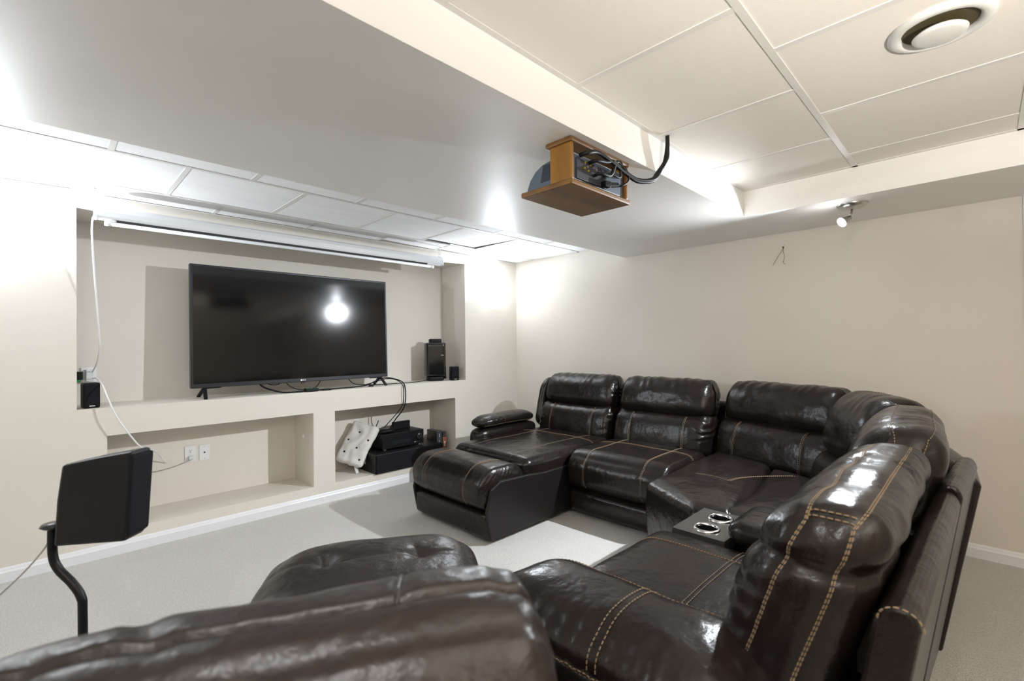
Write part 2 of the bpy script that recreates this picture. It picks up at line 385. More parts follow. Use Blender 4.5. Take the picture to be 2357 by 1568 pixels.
# ================================================================== SECTIONAL SOFA
def frame(p0, F):
    F = Vector((F[0], F[1], 0)).normalized(); W = Vector((F.y, -F.x, 0))
    m = Matrix((W, F, Vector((0, 0, 1)))).transposed().to_4x4(); m.translation = (p0[0], p0[1], 0); return m
sofa = thing('sectional_sofa', (3.0, 1.3, 0), 'dark brown leather corner sectional with chaise, cup holders and tan stitching', 'sofa')
def wr(p, f, a, seed=0):                       # soft creases
    return a*noise.noise(Vector((p.x*f+seed, p.y*f*.7+seed*2.1, p.z*f)))
def part(name, cus, parent=sofa, m='leather', st=(), r=.0014, dash=.008, gap=.004):
    """One cushion; st = list of stitched runs given in fractions of the cushion's half size."""
    mb = MB(); cus.mesh(mb); o = mb.build(name, m, parent, smooth=True, fix=False)
    if st:
        mb = MB()
        for run in st:
            pts = []
            for a, b in zip(run, run[1:]): pts += cus.path(a, b)
            stitches(mb, pts, r, dash, gap)
        tag(mb.build('stitching', 'thread', o, fix=False), kind='stuff')
    return o
def dbl(x, ends, axis=0, e=.012):              # twin rows
    out = []
    for s in (-e, e):
        run = []
        for p in ends:
            p = list(p); p[axis] = x+s; run.append(p)
        out.append(run)
    return out

def head_def(hw, seed, rip=.004, ends=True):
    def d(p, n, u):
        x = u.x
        edge = abs(x)**6
        p = p.copy()
        p.y += -.25*p.z                                             # recline
        p.z -= .020*edge                                            # corners drop a little
        p.y -= .030*edge*(1 if n.y > 0 else -.6)
        top = max(0, n.z)
        p += n*(wr(p, 9, .006, seed) + rip*top*math.sin(p.x*75+p.y*18+7*noise.noise(Vector((p.x*6, p.y*4, seed))))*smooth01(.1, .7, abs(noise.noise(Vector((p.x*3+seed, 1, 2)))) + .35))
        if ends: p += n*(.0035*math.sin(p.z*150+seed+7*noise.noise(p*9))*smooth01(.88, .98, abs(x))*smooth01(-.3, .3, noise.noise(p*7+Vector((seed, 0, 0)))))
        return p
    return d
def lum_def(hw, seed, bulge=.03):
    def d(p, n, u):
        p = p.copy()
        p.y += -.22*p.z
        if n.y > -.2: p.y += bulge*(1-u.z*u.z)*(1-.7*u.x**4)
        for sx in (-.56, .56): p -= n*.005*gauss(u.x-sx, .03)
        p += n*(wr(p, 7, .006, seed) + .0055*math.sin(p.z*110+seed+3*u.x+6*noise.noise(p*8))*smooth01(.70, .97, abs(u.x))*smooth01(-.25, .35, noise.noise(p*5+Vector((seed, 3, 0)))))
        return p
    return d
def seat_def(hw, seed, crown=.018, cross=None):
    def d(p, n, u):
        p = p.copy()
        if n.z > 0: p.z += crown*(1-u.x**4)*(1-u.y**4)
        if n.y > .2: p.y += .016*(1-u.z**2)*(1-u.x**4)
        for sx in (-.56, .56): p -= n*.004*gauss(u.x-sx, .03)
        if cross is not None: p -= n*.010*gauss(u.y-cross, .045)*max(0, n.z)
        p += n*wr(p, 5, .005, seed)
        return p
    return d
def back(M, wdt, seed, head_m='leather', z0=.40, d0=0.0, dh=.0):
    hw = wdt/2
    c = Cushion((0, .175+d0, .832+dh), (hw-.006, .130, .140), (.075, .105, .115), M, head_def(hw, seed), n=(56, 14, 14), k=6)
    part('headrest', c, m=head_m)
    c = Cushion((0, .235+d0, .565), (hw-.010, .130, .165), (.06, .10, .09), M, lum_def(hw, seed+3), n=(40, 12, 26), k=5)
    part('back_cushion', c, st=sum([dbl(x, ((x, 1, -1), (x, 1, 1))) for x in (-.56, .56)], []))
def shell(poly, z0, z1, th=.09, name='back_shell', lean=.13):
    """Outer back panel following a line on the floor plan."""
    mb = MB(); P = [Vector((a, b, 0)) for a, b in poly]; n = len(P)
    prof = [(-th/2, z0), (-th/2, z1-.035), (-th*.36, z1-.012), (-th*.15, z1), (th*.15, z1), (th*.36, z1-.012), (th/2, z1-.035), (th/2, z0)]
    V = []; F = []; m = len(prof)
    for i, p in enumerate(P):
        d = (P[min(i+1, n-1)]-P[max(i-1, 0)]).normalized(); nr = Vector((d.y, -d.x, 0))
        for (o, z) in prof: V.append(p+nr*(o-lean*(1-z/z1))+Vector((0, 0, z)))
    for i in range(n-1):
        for k in range(m): F.append((i*m+k, i*m+(k+1) % m, (i+1)*m+(k+1) % m, (i+1)*m+k))
    F.append(tuple(range(m))); F.append(tuple((n-1)*m+k for k in range(m)))
    mb.add(V, F); return mb.build(name, 'leather', sofa, smooth=False, bevel=.012)

XB = 3.665                                     # rear line of the row along the right wall
# --- chaise (far end of the row)
CH = frame((XB, 2.575), (-1, 0)); CW = .81
back(CH, CW, 1)
# side wing that runs down from the headrest at the outer end
c = Cushion((CW/2+.005, .20, .70), (.055, .13, .225), (.05, .10, .10), CH, lambda p, n, u: p+Vector((-.25*max(0, p.z)*.3, -.24*p.z, 0))+n*wr(p, 9, .005, 4), n=(6, 12, 22), k=5)
part('side_wing', c, st=[[(-.6, 1, -.8), (-.6, 1, .9)], [(-.2, 1, -.8), (-.2, 1, .9)]])
c = Cushion((0, .83, .365), (CW/2-.004, .54, .105), (.05, .06, .055), CH, seat_def(CW/2, 6, .02, None), n=(30, 40, 6), k=5)
part('chaise_pad', c, st=[[(-.56, -.9, 1), (-.56, 1, 1)], [(.56, -.9, 1), (.56, 1, 1)], [(-.98, -.46, 1), (.98, -.46, 1)], [(-.98, -.44, 1), (.98, -.44, 1)]])
def foot_def(p, n, u):
    p = p.copy()
    if n.z > 0: p.z += .012*(1-u.x**4)*(1-u.y**2)
    if n.y > 0: p.y += .018*(1-u.x**4)
    p.z -= .012*max(0, u.x)**2*0
    for sx in (-.56, .56): p -= n*.0035*gauss(u.x-sx, .03)
    p += n*(wr(p, 5, .004, 9) + .0022*math.sin((p.y+p.z)*190+4*noise.noise(p*9))*smooth01(.92, 1, abs(u.x)))
    return p
c = Cushion((0, 1.555, .322), (CW/2-.004, .205, .138), (.045, .155, .125), CH, foot_def, n=(36, 10, 6), k=8)
part('chaise_foot', c, st=sum([dbl(x, ((x, -.9, 1), (x, 1, 1), (x, 1, -.9)), e=.010) for x in (-.56, .56)], []))
c = Cushion((0, 1.40, .108), (CW/2-.004, .325, .085), (.035, .05, .035), CH, lambda p, n, u: p+n*wr(p, 5, .004, 2), n=(20, 20, 6), k=4)
part('chaise_base', c)
for sgn in (-1, 1):
    mb = MB(); mb.prism([(.30, .03), (1.70, .03), (1.735, .21), (1.70, .345), (1.62, .385), (1.36, .375), (1.2, .36), (.30, .36)], 'x', sgn*(CW/2-.004)-.012, sgn*(CW/2-.004)+.012)
    mb.v = [CH @ p for p in mb.v]; o = mb.build('side_panel', 'leather_side', sofa, bevel=.008)
# arm beside the chaise
c = Cushion((CW/2+.045, .755, .585), (.105, .345, .052), (.09, .15, .048), CH, lambda p, n, u: p+Vector((0, 0, .012*(1-u.y**2)))+n*(wr(p, 6, .006, 5)+.002*math.sin(p.y*120)*max(0, -n.x)*(u.y > .3)), n=(10, 30, 4), k=6)
part('arm_pad', c, st=[[(-1, .25, -.2), (-.8, .25, 1), (.8, .25, 1), (1, .25, -.2)], [(-1, .98, -.5), (-1, -.9, -.5)]])
c = Cushion((CW/2+.055, .74, .29), (.085, .36, .25), (.05, .10, .06), CH, lambda p, n, u: p+n*wr(p, 6, .005, 8), n=(6, 20, 14), k=4)
part('arm_panel', c)
# --- armless recliner
RW = .80; RC = frame((XB, 1.765), (-1, 0))
back(RC, RW, 12)
def recl_seat(M, wdt, seed, cx=0.0, depth=.97, dd=0.0):
    c = Cushion((cx, .635+dd, .330), (wdt/2-.005, .345, .142), (.045, .125, .115), M, seat_def(wdt/2, seed, .022), n=(36, 22, 8), k=7)
    part('seat_cushion', c, st=sum([dbl(x, ((x, -.8, 1), (x, 1, 1), (x, 1, -.9)), e=.010) for x in (-.56, .56)], []) + [[(-.97, -.22, 1), (.97, -.22, 1)], [(-.97, -.18, 1), (.97, -.18, 1)]])
    c = Cushion((cx, .50+dd, .115), (wdt/2-.008, .44, .088), (.035, .06, .045), M, lambda p, n, u: p+Vector((0, .012*(1-u.z**2)*max(0, n.y), 0))+n*wr(p, 5, .004, seed+1), n=(24, 10, 6), k=5)
    part('seat_base', c)
recl_seat(RC, RW, 21)
# --- corner wedge: three backs turning the corner, two seats
back(frame((3.615, .865), (-.94, .33)), .84, 31)
B4 = frame((3.125, .235), (-.50, .86))
c = Cushion((0, .205, .790), (.30, .145, .185), (.13, .125, .14), B4, head_def(.3, 44, .002, False), n=(30, 14, 16), k=7)
part('headrest', c, st=[[(.35, -1, .6), (.35, -.5, 1), (.35, .3, 1)], [(.42, -1, .6), (.42, -.5, 1), (.42, .3, 1)]])
c = Cushion((0, .25, .50), (.30, .14, .16), (.08, .10, .09), B4, lum_def(.3, 47), n=(24, 10, 20), k=5); part('back_cushion', c, st=[[(-.3, 1, -1), (-.3, 1, 1)]])
B5 = frame((2.30, .045), (-.07, 1))
c = Cushion((0, .200, .800), (.42, .130, .175), (.10, .105, .115), B5, head_def(.42, 51, .003, False), n=(40, 14, 14), k=6)
part('headrest', c, st=[[(-.99, .30, .7), (-.9, .32, 1), (.97, .32, 1)], [(-.99, -.62, .7), (-.9, -.62, 1), (.97, -.62, 1)]])
c = Cushion((0, .26, .52), (.42, .13, .16), (.06, .10, .09), B5, lum_def(.42, 55), n=(30, 10, 20), k=5); part('back_cushion', c)
def chaikin(pts, n=3):
    for _ in range(n):
        out = []
        for i, p in enumerate(pts):
            q = pts[(i+1) % len(pts)]; out += [p.lerp(q, .25), p.lerp(q, .75)]
        pts = out
    return pts
def pad(poly, z0, z1, r, seed, crown=.02, lean=0.0):
    """Cushion over a floor-plan outline: straight sides, rounded shoulder, crowned top."""
    P0 = [Vector((a, b, 0)) for a, b in poly]; P1 = []
    for i, p in enumerate(P0):
        q = P0[(i+1) % len(P0)]; P1 += [p, p.lerp(q, .15), p.lerp(q, .5), p.lerp(q, .85)]
    P = chaikin(P1, 2); n = len(P); cen = sum(P, Vector())/n
    rows = [(0.0, z0, 0), (0.0, z0+.02, 0)]
    for i in range(5): rows.append((0.0, z0+.02+(z1-r-z0-.02)*(i+1)/5, 0))
    for i in range(1, 8): a = math.pi/2*i/7; rows.append((r*(1-math.cos(a)), z1-r+r*math.sin(a), 0))
    for i in range(1, 12): rows.append((r, z1, i/12))
    V = []; F = []
    for (ins, z, t) in rows:
        for p in P:
            d = (cen-p); L = d.length; f = ins/L; f = f+(1-f)*t
            q = p+d*f; zz = z + crown*(1-(1-f)**3) if z >= z1-1e-6 else z
            bulge = .012*math.sin(math.pi*max(0, min(1, (z-z0)/(z1-z0))))
            q = q - d.normalized()*bulge*(1-f)
            V.append(Vector((q.x, q.y, zz+noise.noise(Vector((q.x*6+seed, q.y*6, zz*6)))*.005)))
    for i in range(len(rows)-1):
        for k in range(n): F.append((i*n+k, i*n+(k+1) % n, (i+1)*n+(k+1) % n, (i+1)*n+k))
    V.append(Vector((cen.x, cen.y, z1+crown))); b = (len(rows)-1)*n
    for k in range(n): F.append((b+k, b+(k+1) % n, len(V)-1))
    mb = MB(); mb.add(V, F); return mb
W1 = [(2.70, 1.350), (2.40, 1.345), (2.155, .975), (2.15, .80), (2.50, .83), (3.25, .95), (3.42, 1.34)]
W2 = [(2.165, .87), (2.55, .86), (3.20, .93), (3.05, .52), (2.75, .33), (2.165, .30)]
o = pad(W1, .17, .478, .055, 3, .022).build('wedge_seat', 'leather', sofa, smooth=True)
mb = MB()
for e in (0, .012): stitches(mb, spline([(2.60, .965+e, .508), (2.70, .93+e, .510), (2.82, .85+e, .508), (2.95, .74+e, .504)], 12))
stitches(mb, spline([(2.63, 1.16, .506), (2.62, 1.05, .511), (2.60, .965, .508)], 12))
tag(mb.build('stitching', 'thread', o, fix=False), kind='stuff')
o = pad(W2, .17, .470, .055, 6, .022).build('wedge_seat', 'leather', sofa, smooth=True)
mb = MB(); mb.prism([(2.66, 1.36), (2.45, 1.30), (2.19, .95), (2.19, .35), (3.3, .35), (3.5, 1.36)], 'z', .03, .19); mb.build('wedge_base', 'leather_side', sofa, bevel=.02)
# --- console with two cup holders and a padded lid
mb = MB(); mb.box((1.845, .30, .03), (2.150, .905, .415)); mb.build('console_body', 'leather_side', sofa, bevel=.02)
CUPS = (1.920, 2.064); CY, CR, PZ = .806, .040, .488
mb = MB()
for (xa, xb, cx) in ((1.838, 1.992, CUPS[0]), (1.992, 2.155, CUPS[1])):
    ya, yb = .705, .915; N = 40; V = []; F = []
    for k in range(N):
        a = 2*math.pi*k/N; dx, dy = math.cos(a), math.sin(a)
        t_ = min((xb-cx)/dx if dx > 1e-6 else 1e9, (xa-cx)/dx if dx < -1e-6 else 1e9, (yb-CY)/dy if dy > 1e-6 else 1e9, (ya-CY)/dy if dy < -1e-6 else 1e9)
        V += [(cx+dx*t_, CY+dy*t_, PZ), (cx+dx*CR, CY+dy*CR, PZ)]
    for k in range(N): F.append((2*k, 2*((k+1) % N), 2*((k+1) % N)+1, 2*k+1))
    for (px_, py_) in ((xa, ya), (xb, ya), (xb, yb), (xa, yb)):
        best = sorted(range(N), key=lambda k: (V[2*k][0]-px_)**2+(V[2*k][1]-py_)**2)[:2]
        V.append((px_, py_, PZ)); F.append((2*best[0], 2*best[1], len(V)-1))
    mb.add(V, F)
for (p, q) in (((1.838, .705), (2.155, .705)), ((2.155, .705), (2.155, .915)), ((2.155, .915), (1.838, .915)), ((1.838, .915), (1.838, .705))):
    mb.add([(p[0], p[1], .44), (q[0], q[1], .44), (q[0], q[1], PZ), (p[0], p[1], PZ)], [(0, 1, 2, 3)])
cup_plate = mb.build('cup_plate', 'silver_plate', sofa, fix=False)
for cx in CUPS:
    mb = MB(); mb.lathe([(.0395, -.004), (.040, .006), (.045, .009), (.051, .006), (.053, 0), (.053, -.001)], (cx, CY, PZ), n=36); mb.build('cup_ring', 'chrome', cup_plate, smooth=True)
    mb = MB(); mb.lathe([(.0396, 0), (.038, -.065), (0, -.065)], (cx, CY, PZ), n=36); mb.build('cup_well', 'plastic_black', cup_plate, smooth=False)
c = Cushion((1.998, .515, .520), (.155, .195, .050), (.05, .07, .045), None, lambda p, n, u: p+n*wr(p, 6, .004, 2), n=(14, 16, 4), k=5)
part('console_lid', c, st=[[(-.9, 1, .15), (.9, 1, .15)]])
# --- near recliner with the end arm
NR = frame((1.495, .075), (0, 1)); NW = .73
recl_seat(NR, NW, 61, cx=.0, dd=-.02)
def nb_def(p, n, u):
    p = p.copy()
    p.y += -.34*p.z
    if n.y > 0: p.y += .016*(1-u.z**2)*(1-u.x**6)
    z = p.z
    p -= n*.016*gauss(z-.155-.02*noise.noise(Vector((p.x*4, p.y*4, 1))), .018)*(1 if n.z < .6 else .2)
    e = smooth01(.72, 1, abs(u.x))
    for yy in (.42, -.42): p -= n*.006*gauss(u.y-yy, .06)*max(abs(n.x), max(0, n.z))
    p += n*(wr(p, 8, .008, 3)+.0035*math.sin(p.z*120+4*noise.noise(p*6))*max(0, n.y)*e + .005*math.sin(p.x*80+9*noise.noise(p*7))*max(0, n.z)*smooth01(.2, .5, abs(u.y))*smooth01(-.1, .35, noise.noise(p*4+Vector((3, 1, 0)))))
    return p
c = Cushion((.005-.055, .212, .672), (.435, .112, .268), (.080, .095, .100), NR, nb_def, n=(44, 16, 30), k=8)
st = []
for yy in (.42, -.42):
    for e in (-.022, .022): st.append([(-1, yy+e, -1), (-1, yy+e, 1), (1, yy+e, 1)])
for xx in (-.965, -.925): st.append([(xx, .42, 1), (xx, -.42, 1)])
part('back_cushion', c, st=st, r=.0015, dash=.009, gap=.003)
c = Cushion((-.515, .555, .560), (.158, .350, .062), (.105, .16, .058), NR, lambda p, n, u: p+Vector((0, 0, .022*(1-u.y**2)*(1-u.x**2)))+n*(wr(p, 7, .009, 15)+.008*abs(noise.noise(p*16))*smooth01(-.1, -.5, u.y)+.002*math.sin(p.y*140)*max(0, -n.x)), n=(16, 34, 4), k=7)
part('arm_pad', c, st=dbl(-.10, ((-1, -.1, -.1), (-.85, -.1, 1), (.9, -.1, 1)), axis=1, e=.03)+[[(-1, .95, -.35), (-1, -.95, -.35)], [(-1, .95, -.80), (-1, -.95, -.80)], [(.92, .9, .75), (.92, -.95, .75)], [(.86, .9, .85), (.86, -.95, .85)]])
c = Cushion((-.515, .545, .275), (.135, .375, .250), (.05, .11, .05), NR, lambda p, n, u: p+n*wr(p, 6, .005, 8), n=(8, 20, 14), k=5)
part('arm_panel', c, st=[[(-1, .95, .55), (-1, -.95, .55)], [(-1, .1, .55), (-1, .1, -.9)]])
# --- outer back shells
shell([(1.02, .104), (1.25, .098), (1.60, .088), (1.90, .078)], .05, .80, .066)
shell([(1.915, .074), (2.2, .058), (2.43, .046)], .05, .815, .066)
shell([(2.445, .045), (2.75, .06), (3.05, .13), (3.35, .35), (3.55, .62), (3.66, 1.0), (3.685, 1.34)], .05, .74, .085)
shell([(3.690, 1.365), (3.690, 1.75), (3.690, 2.16)], .05, .80, .085)
shell([(3.690, 2.175), (3.690, 2.55), (3.690, 2.975)], .05, .80, .085)
mb = MB(); P = []
for i in range(21):
    a = math.pi*i/20; P.append(Vector((1.019, .104+.031*math.cos(a)*-1, .770+.029*math.sin(a))))
stitches(mb, P, .0018); tag(mb.build('stitching', 'thread', sofa, fix=False), kind='stuff')

# ================================================================== ARMCHAIR IN THE FOREGROUND AND ITS FOOTSTOOL
CF = Vector((.53, .85, 0)).normalized(); CC = Vector((.145, .520, 0))
AM = frame(CC, CF)
chair = thing('armchair', (CC.x+CF.x*.35, CC.y+CF.y*.35, 0), 'brown leather armchair seen from behind in the foreground', 'armchair')
def cb_def(p, n, u):
    p = p.copy()
    p.y += -.10*p.z
    p.z -= (.060 if u.x < 0 else .014)*abs(u.x)**3.2                                        # the top edge falls away to the sides
    p.z += .02*u.x
    for yy in (-.05, -.62): p -= n*.011*gauss(u.y-yy, .055)*max(0, n.z+.2)
    p -= n*.012*gauss(p.z-.10, .012)*(n.y < .3)
    p -= n*.006*gauss(u.x-.52, .018)*max(0, n.z)*smooth01(-.2, .2, u.y)
    ph = p.x*70+5*noise.noise(Vector((p.x*4, p.y*5, 5)))+p.y*20
    fold = max(0, math.sin(ph))**2*smooth01(-.05, .35, noise.noise(Vector((p.x*5, p.y*3, 9))))
    p += n*(wr(p, 6, .007, 33)+wr(p, 16, .003, 5)-.005*fold*max(0, n.z+.3)*smooth01(1.0, .2, abs(u.y-.25)))
    return p
c = Cushion((-.028, .035, .738), (.342, .118, .235), (.050, .105, .100), AM, cb_def, n=(60, 18, 22), k=8)
o = part('back_cushion', c, parent=chair, m='leather_worn')
for yy, x0, x1 in ((-.05, -.97, .97), (-.62, -.97, .97)):                # welts along the top roll
    mb = MB(); mb.tube(c.path((x0, yy, 1), (x1, yy, 1), 60, .002), .0036, n=8); mb.build('welt', 'leather_worn', o, smooth=True)
mb = MB(); mb.tube(c.path((.52, .95, 1), (.50, -.05, 1), 30, .001), .003, n=8); mb.build('welt', 'leather_worn', o, smooth=True)
c = Cushion((0, -.035, .57), (.325, .085, .22), (.10, .075, .10), AM, lambda p, n, u: p+Vector((0, -.18*p.z, 0))+n*wr(p, 6, .008, 3), n=(30, 8, 18), k=6)
part('back_shell', c, parent=chair, m='leather_worn')
c = Cushion((0, .40, .40), (.285, .31, .09), (.08, .10, .075), AM, seat_def(.28, 4), n=(24, 24, 6), k=5); part('seat', c, parent=chair, m='leather_worn')
for sx in (-1, 1):
    c = Cushion((sx*.345, .34, .45), (.055, .30, .11), (.045, .09, .06), AM, lambda p, n, u: p+n*wr(p, 6, .005, 3), n=(6, 22, 8), k=5); part('arm', c, parent=chair, m='leather_worn')
mb = MB(); mb.lathe([(0, .0), (.30, .0), (.31, .02), (.29, .04), (.06, .055), (.045, .08), (.045, .30), (0, .30)], AM @ Vector((0, .36, 0)), n=28); mb.build('swivel_base', 'plastic_black', chair, smooth=True)

FM = frame((.865, 1.60), CF)
stool = thing('footstool', (.865, 1.60, 0), 'button-tufted brown leather footstool in front of the armchair', 'footstool')
BT = [(-.17, .02), (.17, .02)]
def ot_def(p, n, u):
    p = p.copy()
    if n.z > 0:
        p.z += .028*(1-u.x**2*.8)*(1-u.y**2*.6)
        for bx, by in BT:
            dx, dy = p.x-bx, p.y-by; rr = math.hypot(dx, dy); th = math.atan2(dy, dx)
            p.z -= .024*math.exp(-(rr/.040)**2) + .007*math.exp(-(rr/.15))*max(0, math.cos(th*3+.5))**2
        p.z -= .005*gauss(p.y-.02, .02)*n.z
    p.x *= 1-.14*(abs(u.y)**3)*(1 if u.y > 0 else .5)
    p += n*(wr(p, 7, .007, 13))
    return p
c = Cushion((0, .0, .358), (.395, .300, .088), (.16, .18, .075), FM, ot_def, n=(50, 40, 5), k=8)
o = part('cushion', c, parent=stool, m='leather_worn')
for bx, by in BT:
    q = c.pt((bx, by, .085)); mb = MB(); mb.lathe([(.013, -.004), (.012, .003), (.006, .006), (0, .0065)], q, n=14); mb.build('button', 'leather_worn', o, smooth=True)
c = Cushion((0, 0, .20), (.31, .245, .07), (.08, .09, .04), FM, None, n=(10, 10, 4), k=5); part('frame', c, parent=stool, m='leather_worn')
mb = MB(); mb.lathe([(0, .0), (.22, .0), (.23, .015), (.2, .035), (.05, .045), (.04, .14), (0, .14)], (.865, 1.60, 0), n=28); mb.build('base', 'plastic_black', stool, smooth=True)

# ================================================================== TELEVISION AND THE THINGS AROUND IT
TX0, TX1, TZ0, TZ1, TY = .716, 2.218, .966, 1.828, 3.82
tv = thing('television', ((TX0+TX1)/2, TY+.03, SILL), 'large flat television with black screen standing on the niche shelf', 'television')
def tilt(mb):                                   # the set leans back a little
    for p in mb.v:
        p.y += (p.z-TZ0)*.024
    return mb
mb = MB(); mb.box((TX0, TY, TZ0), (TX1, TY+.045, TZ1)); tilt(mb).build('body', 'bezel', tv, bevel=.004)
mb = MB(); mb.box((TX0+.016, TY-.002, TZ0+.030), (TX1-.016, TY+.002, TZ1-.014)); tilt(mb).build('screen', 'screen_black', tv)
mb = MB(); mb.box((TX0+.30, TY+.04, TZ0+.05), (TX1-.30, TY+.075, TZ0+.45)); tilt(mb).build('rear_housing', 'plastic_black', tv, bevel=.01)
cx = (TX0+TX1)/2
mb = MB(); mb.lathe([(.0075, 0), (.0075, .002), (0, .002)], (cx-.014, TY, TZ0+.015), n=16, R=Matrix.Rotation(math.pi/2, 3, 'X')); logo = mb.build('logo', 'logo_white', tv)
mb = MB(); mb.box((cx-.003, TY-.002, TZ0+.009), (cx+.002, TY, TZ0+.021)); mb.box((cx-.003, TY-.002, TZ0+.009), (cx+.006, TY, TZ0+.012))
mb.box((cx+.009, TY-.002, TZ0+.009), (cx+.012, TY, TZ0+.021)); mb.box((cx+.009, TY-.002, TZ0+.018), (cx+.019, TY, TZ0+.021)); mb.box((cx+.009, TY-.002, TZ0+.009), (cx+.019, TY, TZ0+.012)); mb.box((cx+.016, TY-.002, TZ0+.009), (cx+.019, TY, TZ0+.015))
mb.build('letters', 'logo_white', logo)
mb = MB(); mb.box((cx-.012, TY+.004, TZ0-.012), (cx+.012, TY+.02, TZ0)); o = mb.build('receiver_eye', 'plastic_black', tv, bevel=.003)
mb = MB(); mb.lathe([(.002, 0), (.002, .0015), (0, .0015)], (cx-.003, TY+.004, TZ0-.006), n=8, R=Matrix.Rotation(math.pi/2, 3, 'X')); mb.build('standby_light', 'led_red', o)
for x, sg in ((TX0+.085, 1), (TX1-.065, -1)):
    mb = MB()
    mb.bar((x, TY+.022, TZ0+.004), (x-.012*sg, TY-.062, SILL+.006), .024, .012); mb.bar((x, TY+.022, TZ0+.004), (x-.012*sg, TY+.150, SILL+.006), .024, .012)
    mb.bar((x-.01*sg, TY+.022, TZ0-.004), (x+.10*sg, TY+.022, TZ0-.001), .03, .010)
    mb.build('foot', 'plastic_black', tv, bevel=.003)

# satellite speakers on the shelf
def cube_speaker(x, y, z, wd, dp, ht, rz, label):
    t = thing('shelf_speaker', (x, y, z), label, 'speaker', 'small black speakers on the niche shelf')
    R = Matrix.Translation((x, y, z)) @ Matrix.Rotation(rz, 4, 'Z')
    part('cabinet', Cushion((0, 0, ht/2), (wd/2, dp/2, ht/2), (.010, .010, .010), R, None, n=(4, 4, 6), k=3), parent=t, m='plastic_black')
    o = part('grille', Cushion((0, -dp/2-.002, ht/2+.002), (wd/2-.004, .005, ht/2-.006), (.006, .004, .006), R, None, n=(6, 1, 8), k=2), parent=t, m='grille_black')
    mb = MB(); mb.box((-.013, -dp/2-.009, .012), (.013, -dp/2-.006, .0165)); mb.v = [R @ p for p in mb.v]; mb.build('badge', 'logo_white', o)
    return t
cube_speaker(.205, 3.825, SILL, .078, .095, .152, .10, 'small black speaker at the left end of the niche shelf')
cube_speaker(2.960, 3.800, SILL, .082, .085, .140, -.35, 'small black speaker at the right end of the niche shelf')
# black tower
tx, ty = 2.800, 3.905
t = thing('tower_speaker', (tx, ty, SILL), 'glossy black tower speaker with a small unit on top', 'speaker')
R = Matrix.Translation((tx, ty, SILL)) @ Matrix.Rotation(-.42, 4, 'Z')
part('body', Cushion((0, 0, .215), (.105, .075, .170), (.035, .055, .012), R, None, n=(8, 6, 10), k=5), parent=t, m='gloss_black')
part('base', Cushion((0, -.005, .024), (.082, .062, .024), (.03, .03, .012), R, None, n=(6, 6, 2), k=4), parent=t, m='plastic_black')
part('top_unit', Cushion((.005, .01, .400), (.062, .03, .022), (.016, .016, .012), R, None, n=(6, 4, 2), k=4), parent=t, m='plastic_black')
mb = MB(); mb.box((.045, -.078, .255), (.072, -.074, .259)); mb.v = [R @ p for p in mb.v]; mb.build('badge', 'logo_white', t)
part('plug', Cushion((.105, .03, .045), (.012, .02, .03), .006, R, None, n=(2, 2, 2), k=2), parent=t, m='plastic_black')

# things in the right lower niche
NZ = .138
t = thing('centre_speaker', (2.36, 3.86, NZ), 'long black loudspeaker box lying in the right lower niche', 'speaker')
mb = MB(); mb.box((2.025, 3.70, NZ), (2.735, 4.02, NZ+.165)); mb.build('cabinet', 'plastic_black', t, bevel=.004)
mb = MB(); mb.box((2.030, 3.686, NZ+.006), (2.730, 3.70, NZ+.159)); mb.build('grille', 'grille_black', t, bevel=.004)
mb = MB(); mb.box((2.020, 3.88, NZ+.06), (2.025, 3.886, NZ+.11)); mb.build('badge', 'logo_white', t)
t = thing('receiver', (2.36, 3.93, NZ+.165), 'black audio receiver on top of the long loudspeaker box', 'receiver')
rz0 = NZ+.165
mb = MB(); mb.box((2.145, 3.80, rz0+.014), (2.580, 4.06, rz0+.145)); mb.build('housing', 'plastic_black', t, bevel=.004)
mb = MB(); mb.box((2.145, 3.790, rz0+.014), (2.580, 3.80, rz0+.145)); fp = mb.build('front_panel', 'plastic_black', t, bevel=.003)
mb = MB(); mb.box((2.24, 3.788, rz0+.045), (2.44, 3.791, rz0+.080)); mb.build('display', 'display_dark', fp)
mb = MB(); mb.lathe([(.030, 0), (.030, .016), (.026, .020), (0, .020)], (2.525, 3.791, rz0+.088), n=24, R=Matrix.Rotation(math.pi/2, 3, 'X')); mb.build('volume_knob', 'display_dark', fp, smooth=True)
for i in range(3):
    mb = MB(); mb.box((2.475+i*.022, 3.786, rz0+.034), (2.487+i*.022, 3.790, rz0+.040)); mb.build('button', 'logo_white' if i == 0 else 'nickel', fp)
for fx in (2.18, 2.545):
    for fy in (3.82, 4.02):
        mb = MB(); mb.lathe([(0, 0), (.016, 0), (.018, .014), (0, .014)], (fx, fy, rz0), n=16); mb.build('foot', 'nickel' if fy < 3.9 else 'plastic_black', t)
rt_ = rz0+.145
t = thing('disc_box', (2.215, 3.90, rt_), 'round-cornered black box with glossy top on the receiver', 'media box')
part('body', Cushion((2.225, 3.905, rt_+.018), (.075, .075, .018), (.035, .035, .010), None, None, n=(6, 6, 2), k=4), parent=t, m='plastic_black')
mb = MB(); mb.lathe([(.03, 0), (.03, .001), (0, .001)], (2.235, 3.895, rt_+.036), n=20); mb.build('glossy_dial', 'projector_blue', t)
t = thing('router', (2.46, 3.96, rt_), 'flat black router standing on the receiver', 'router')
mb = MB(); mb.box((2.350, 3.955, rt_), (2.535, 3.985, rt_+.072)); mb.build('body', 'plastic_black', t, bevel=.004)
mb = MB(); mb.bar((2.30, 3.975, rt_+.01), (2.352, 3.97, rt_+.02), .02, .016); mb.build('stub', 'plastic_black', t)
t = thing('antenna', (2.18, 3.93, rt_), 'thin black antenna leaning over the white quilted cover', 'antenna')
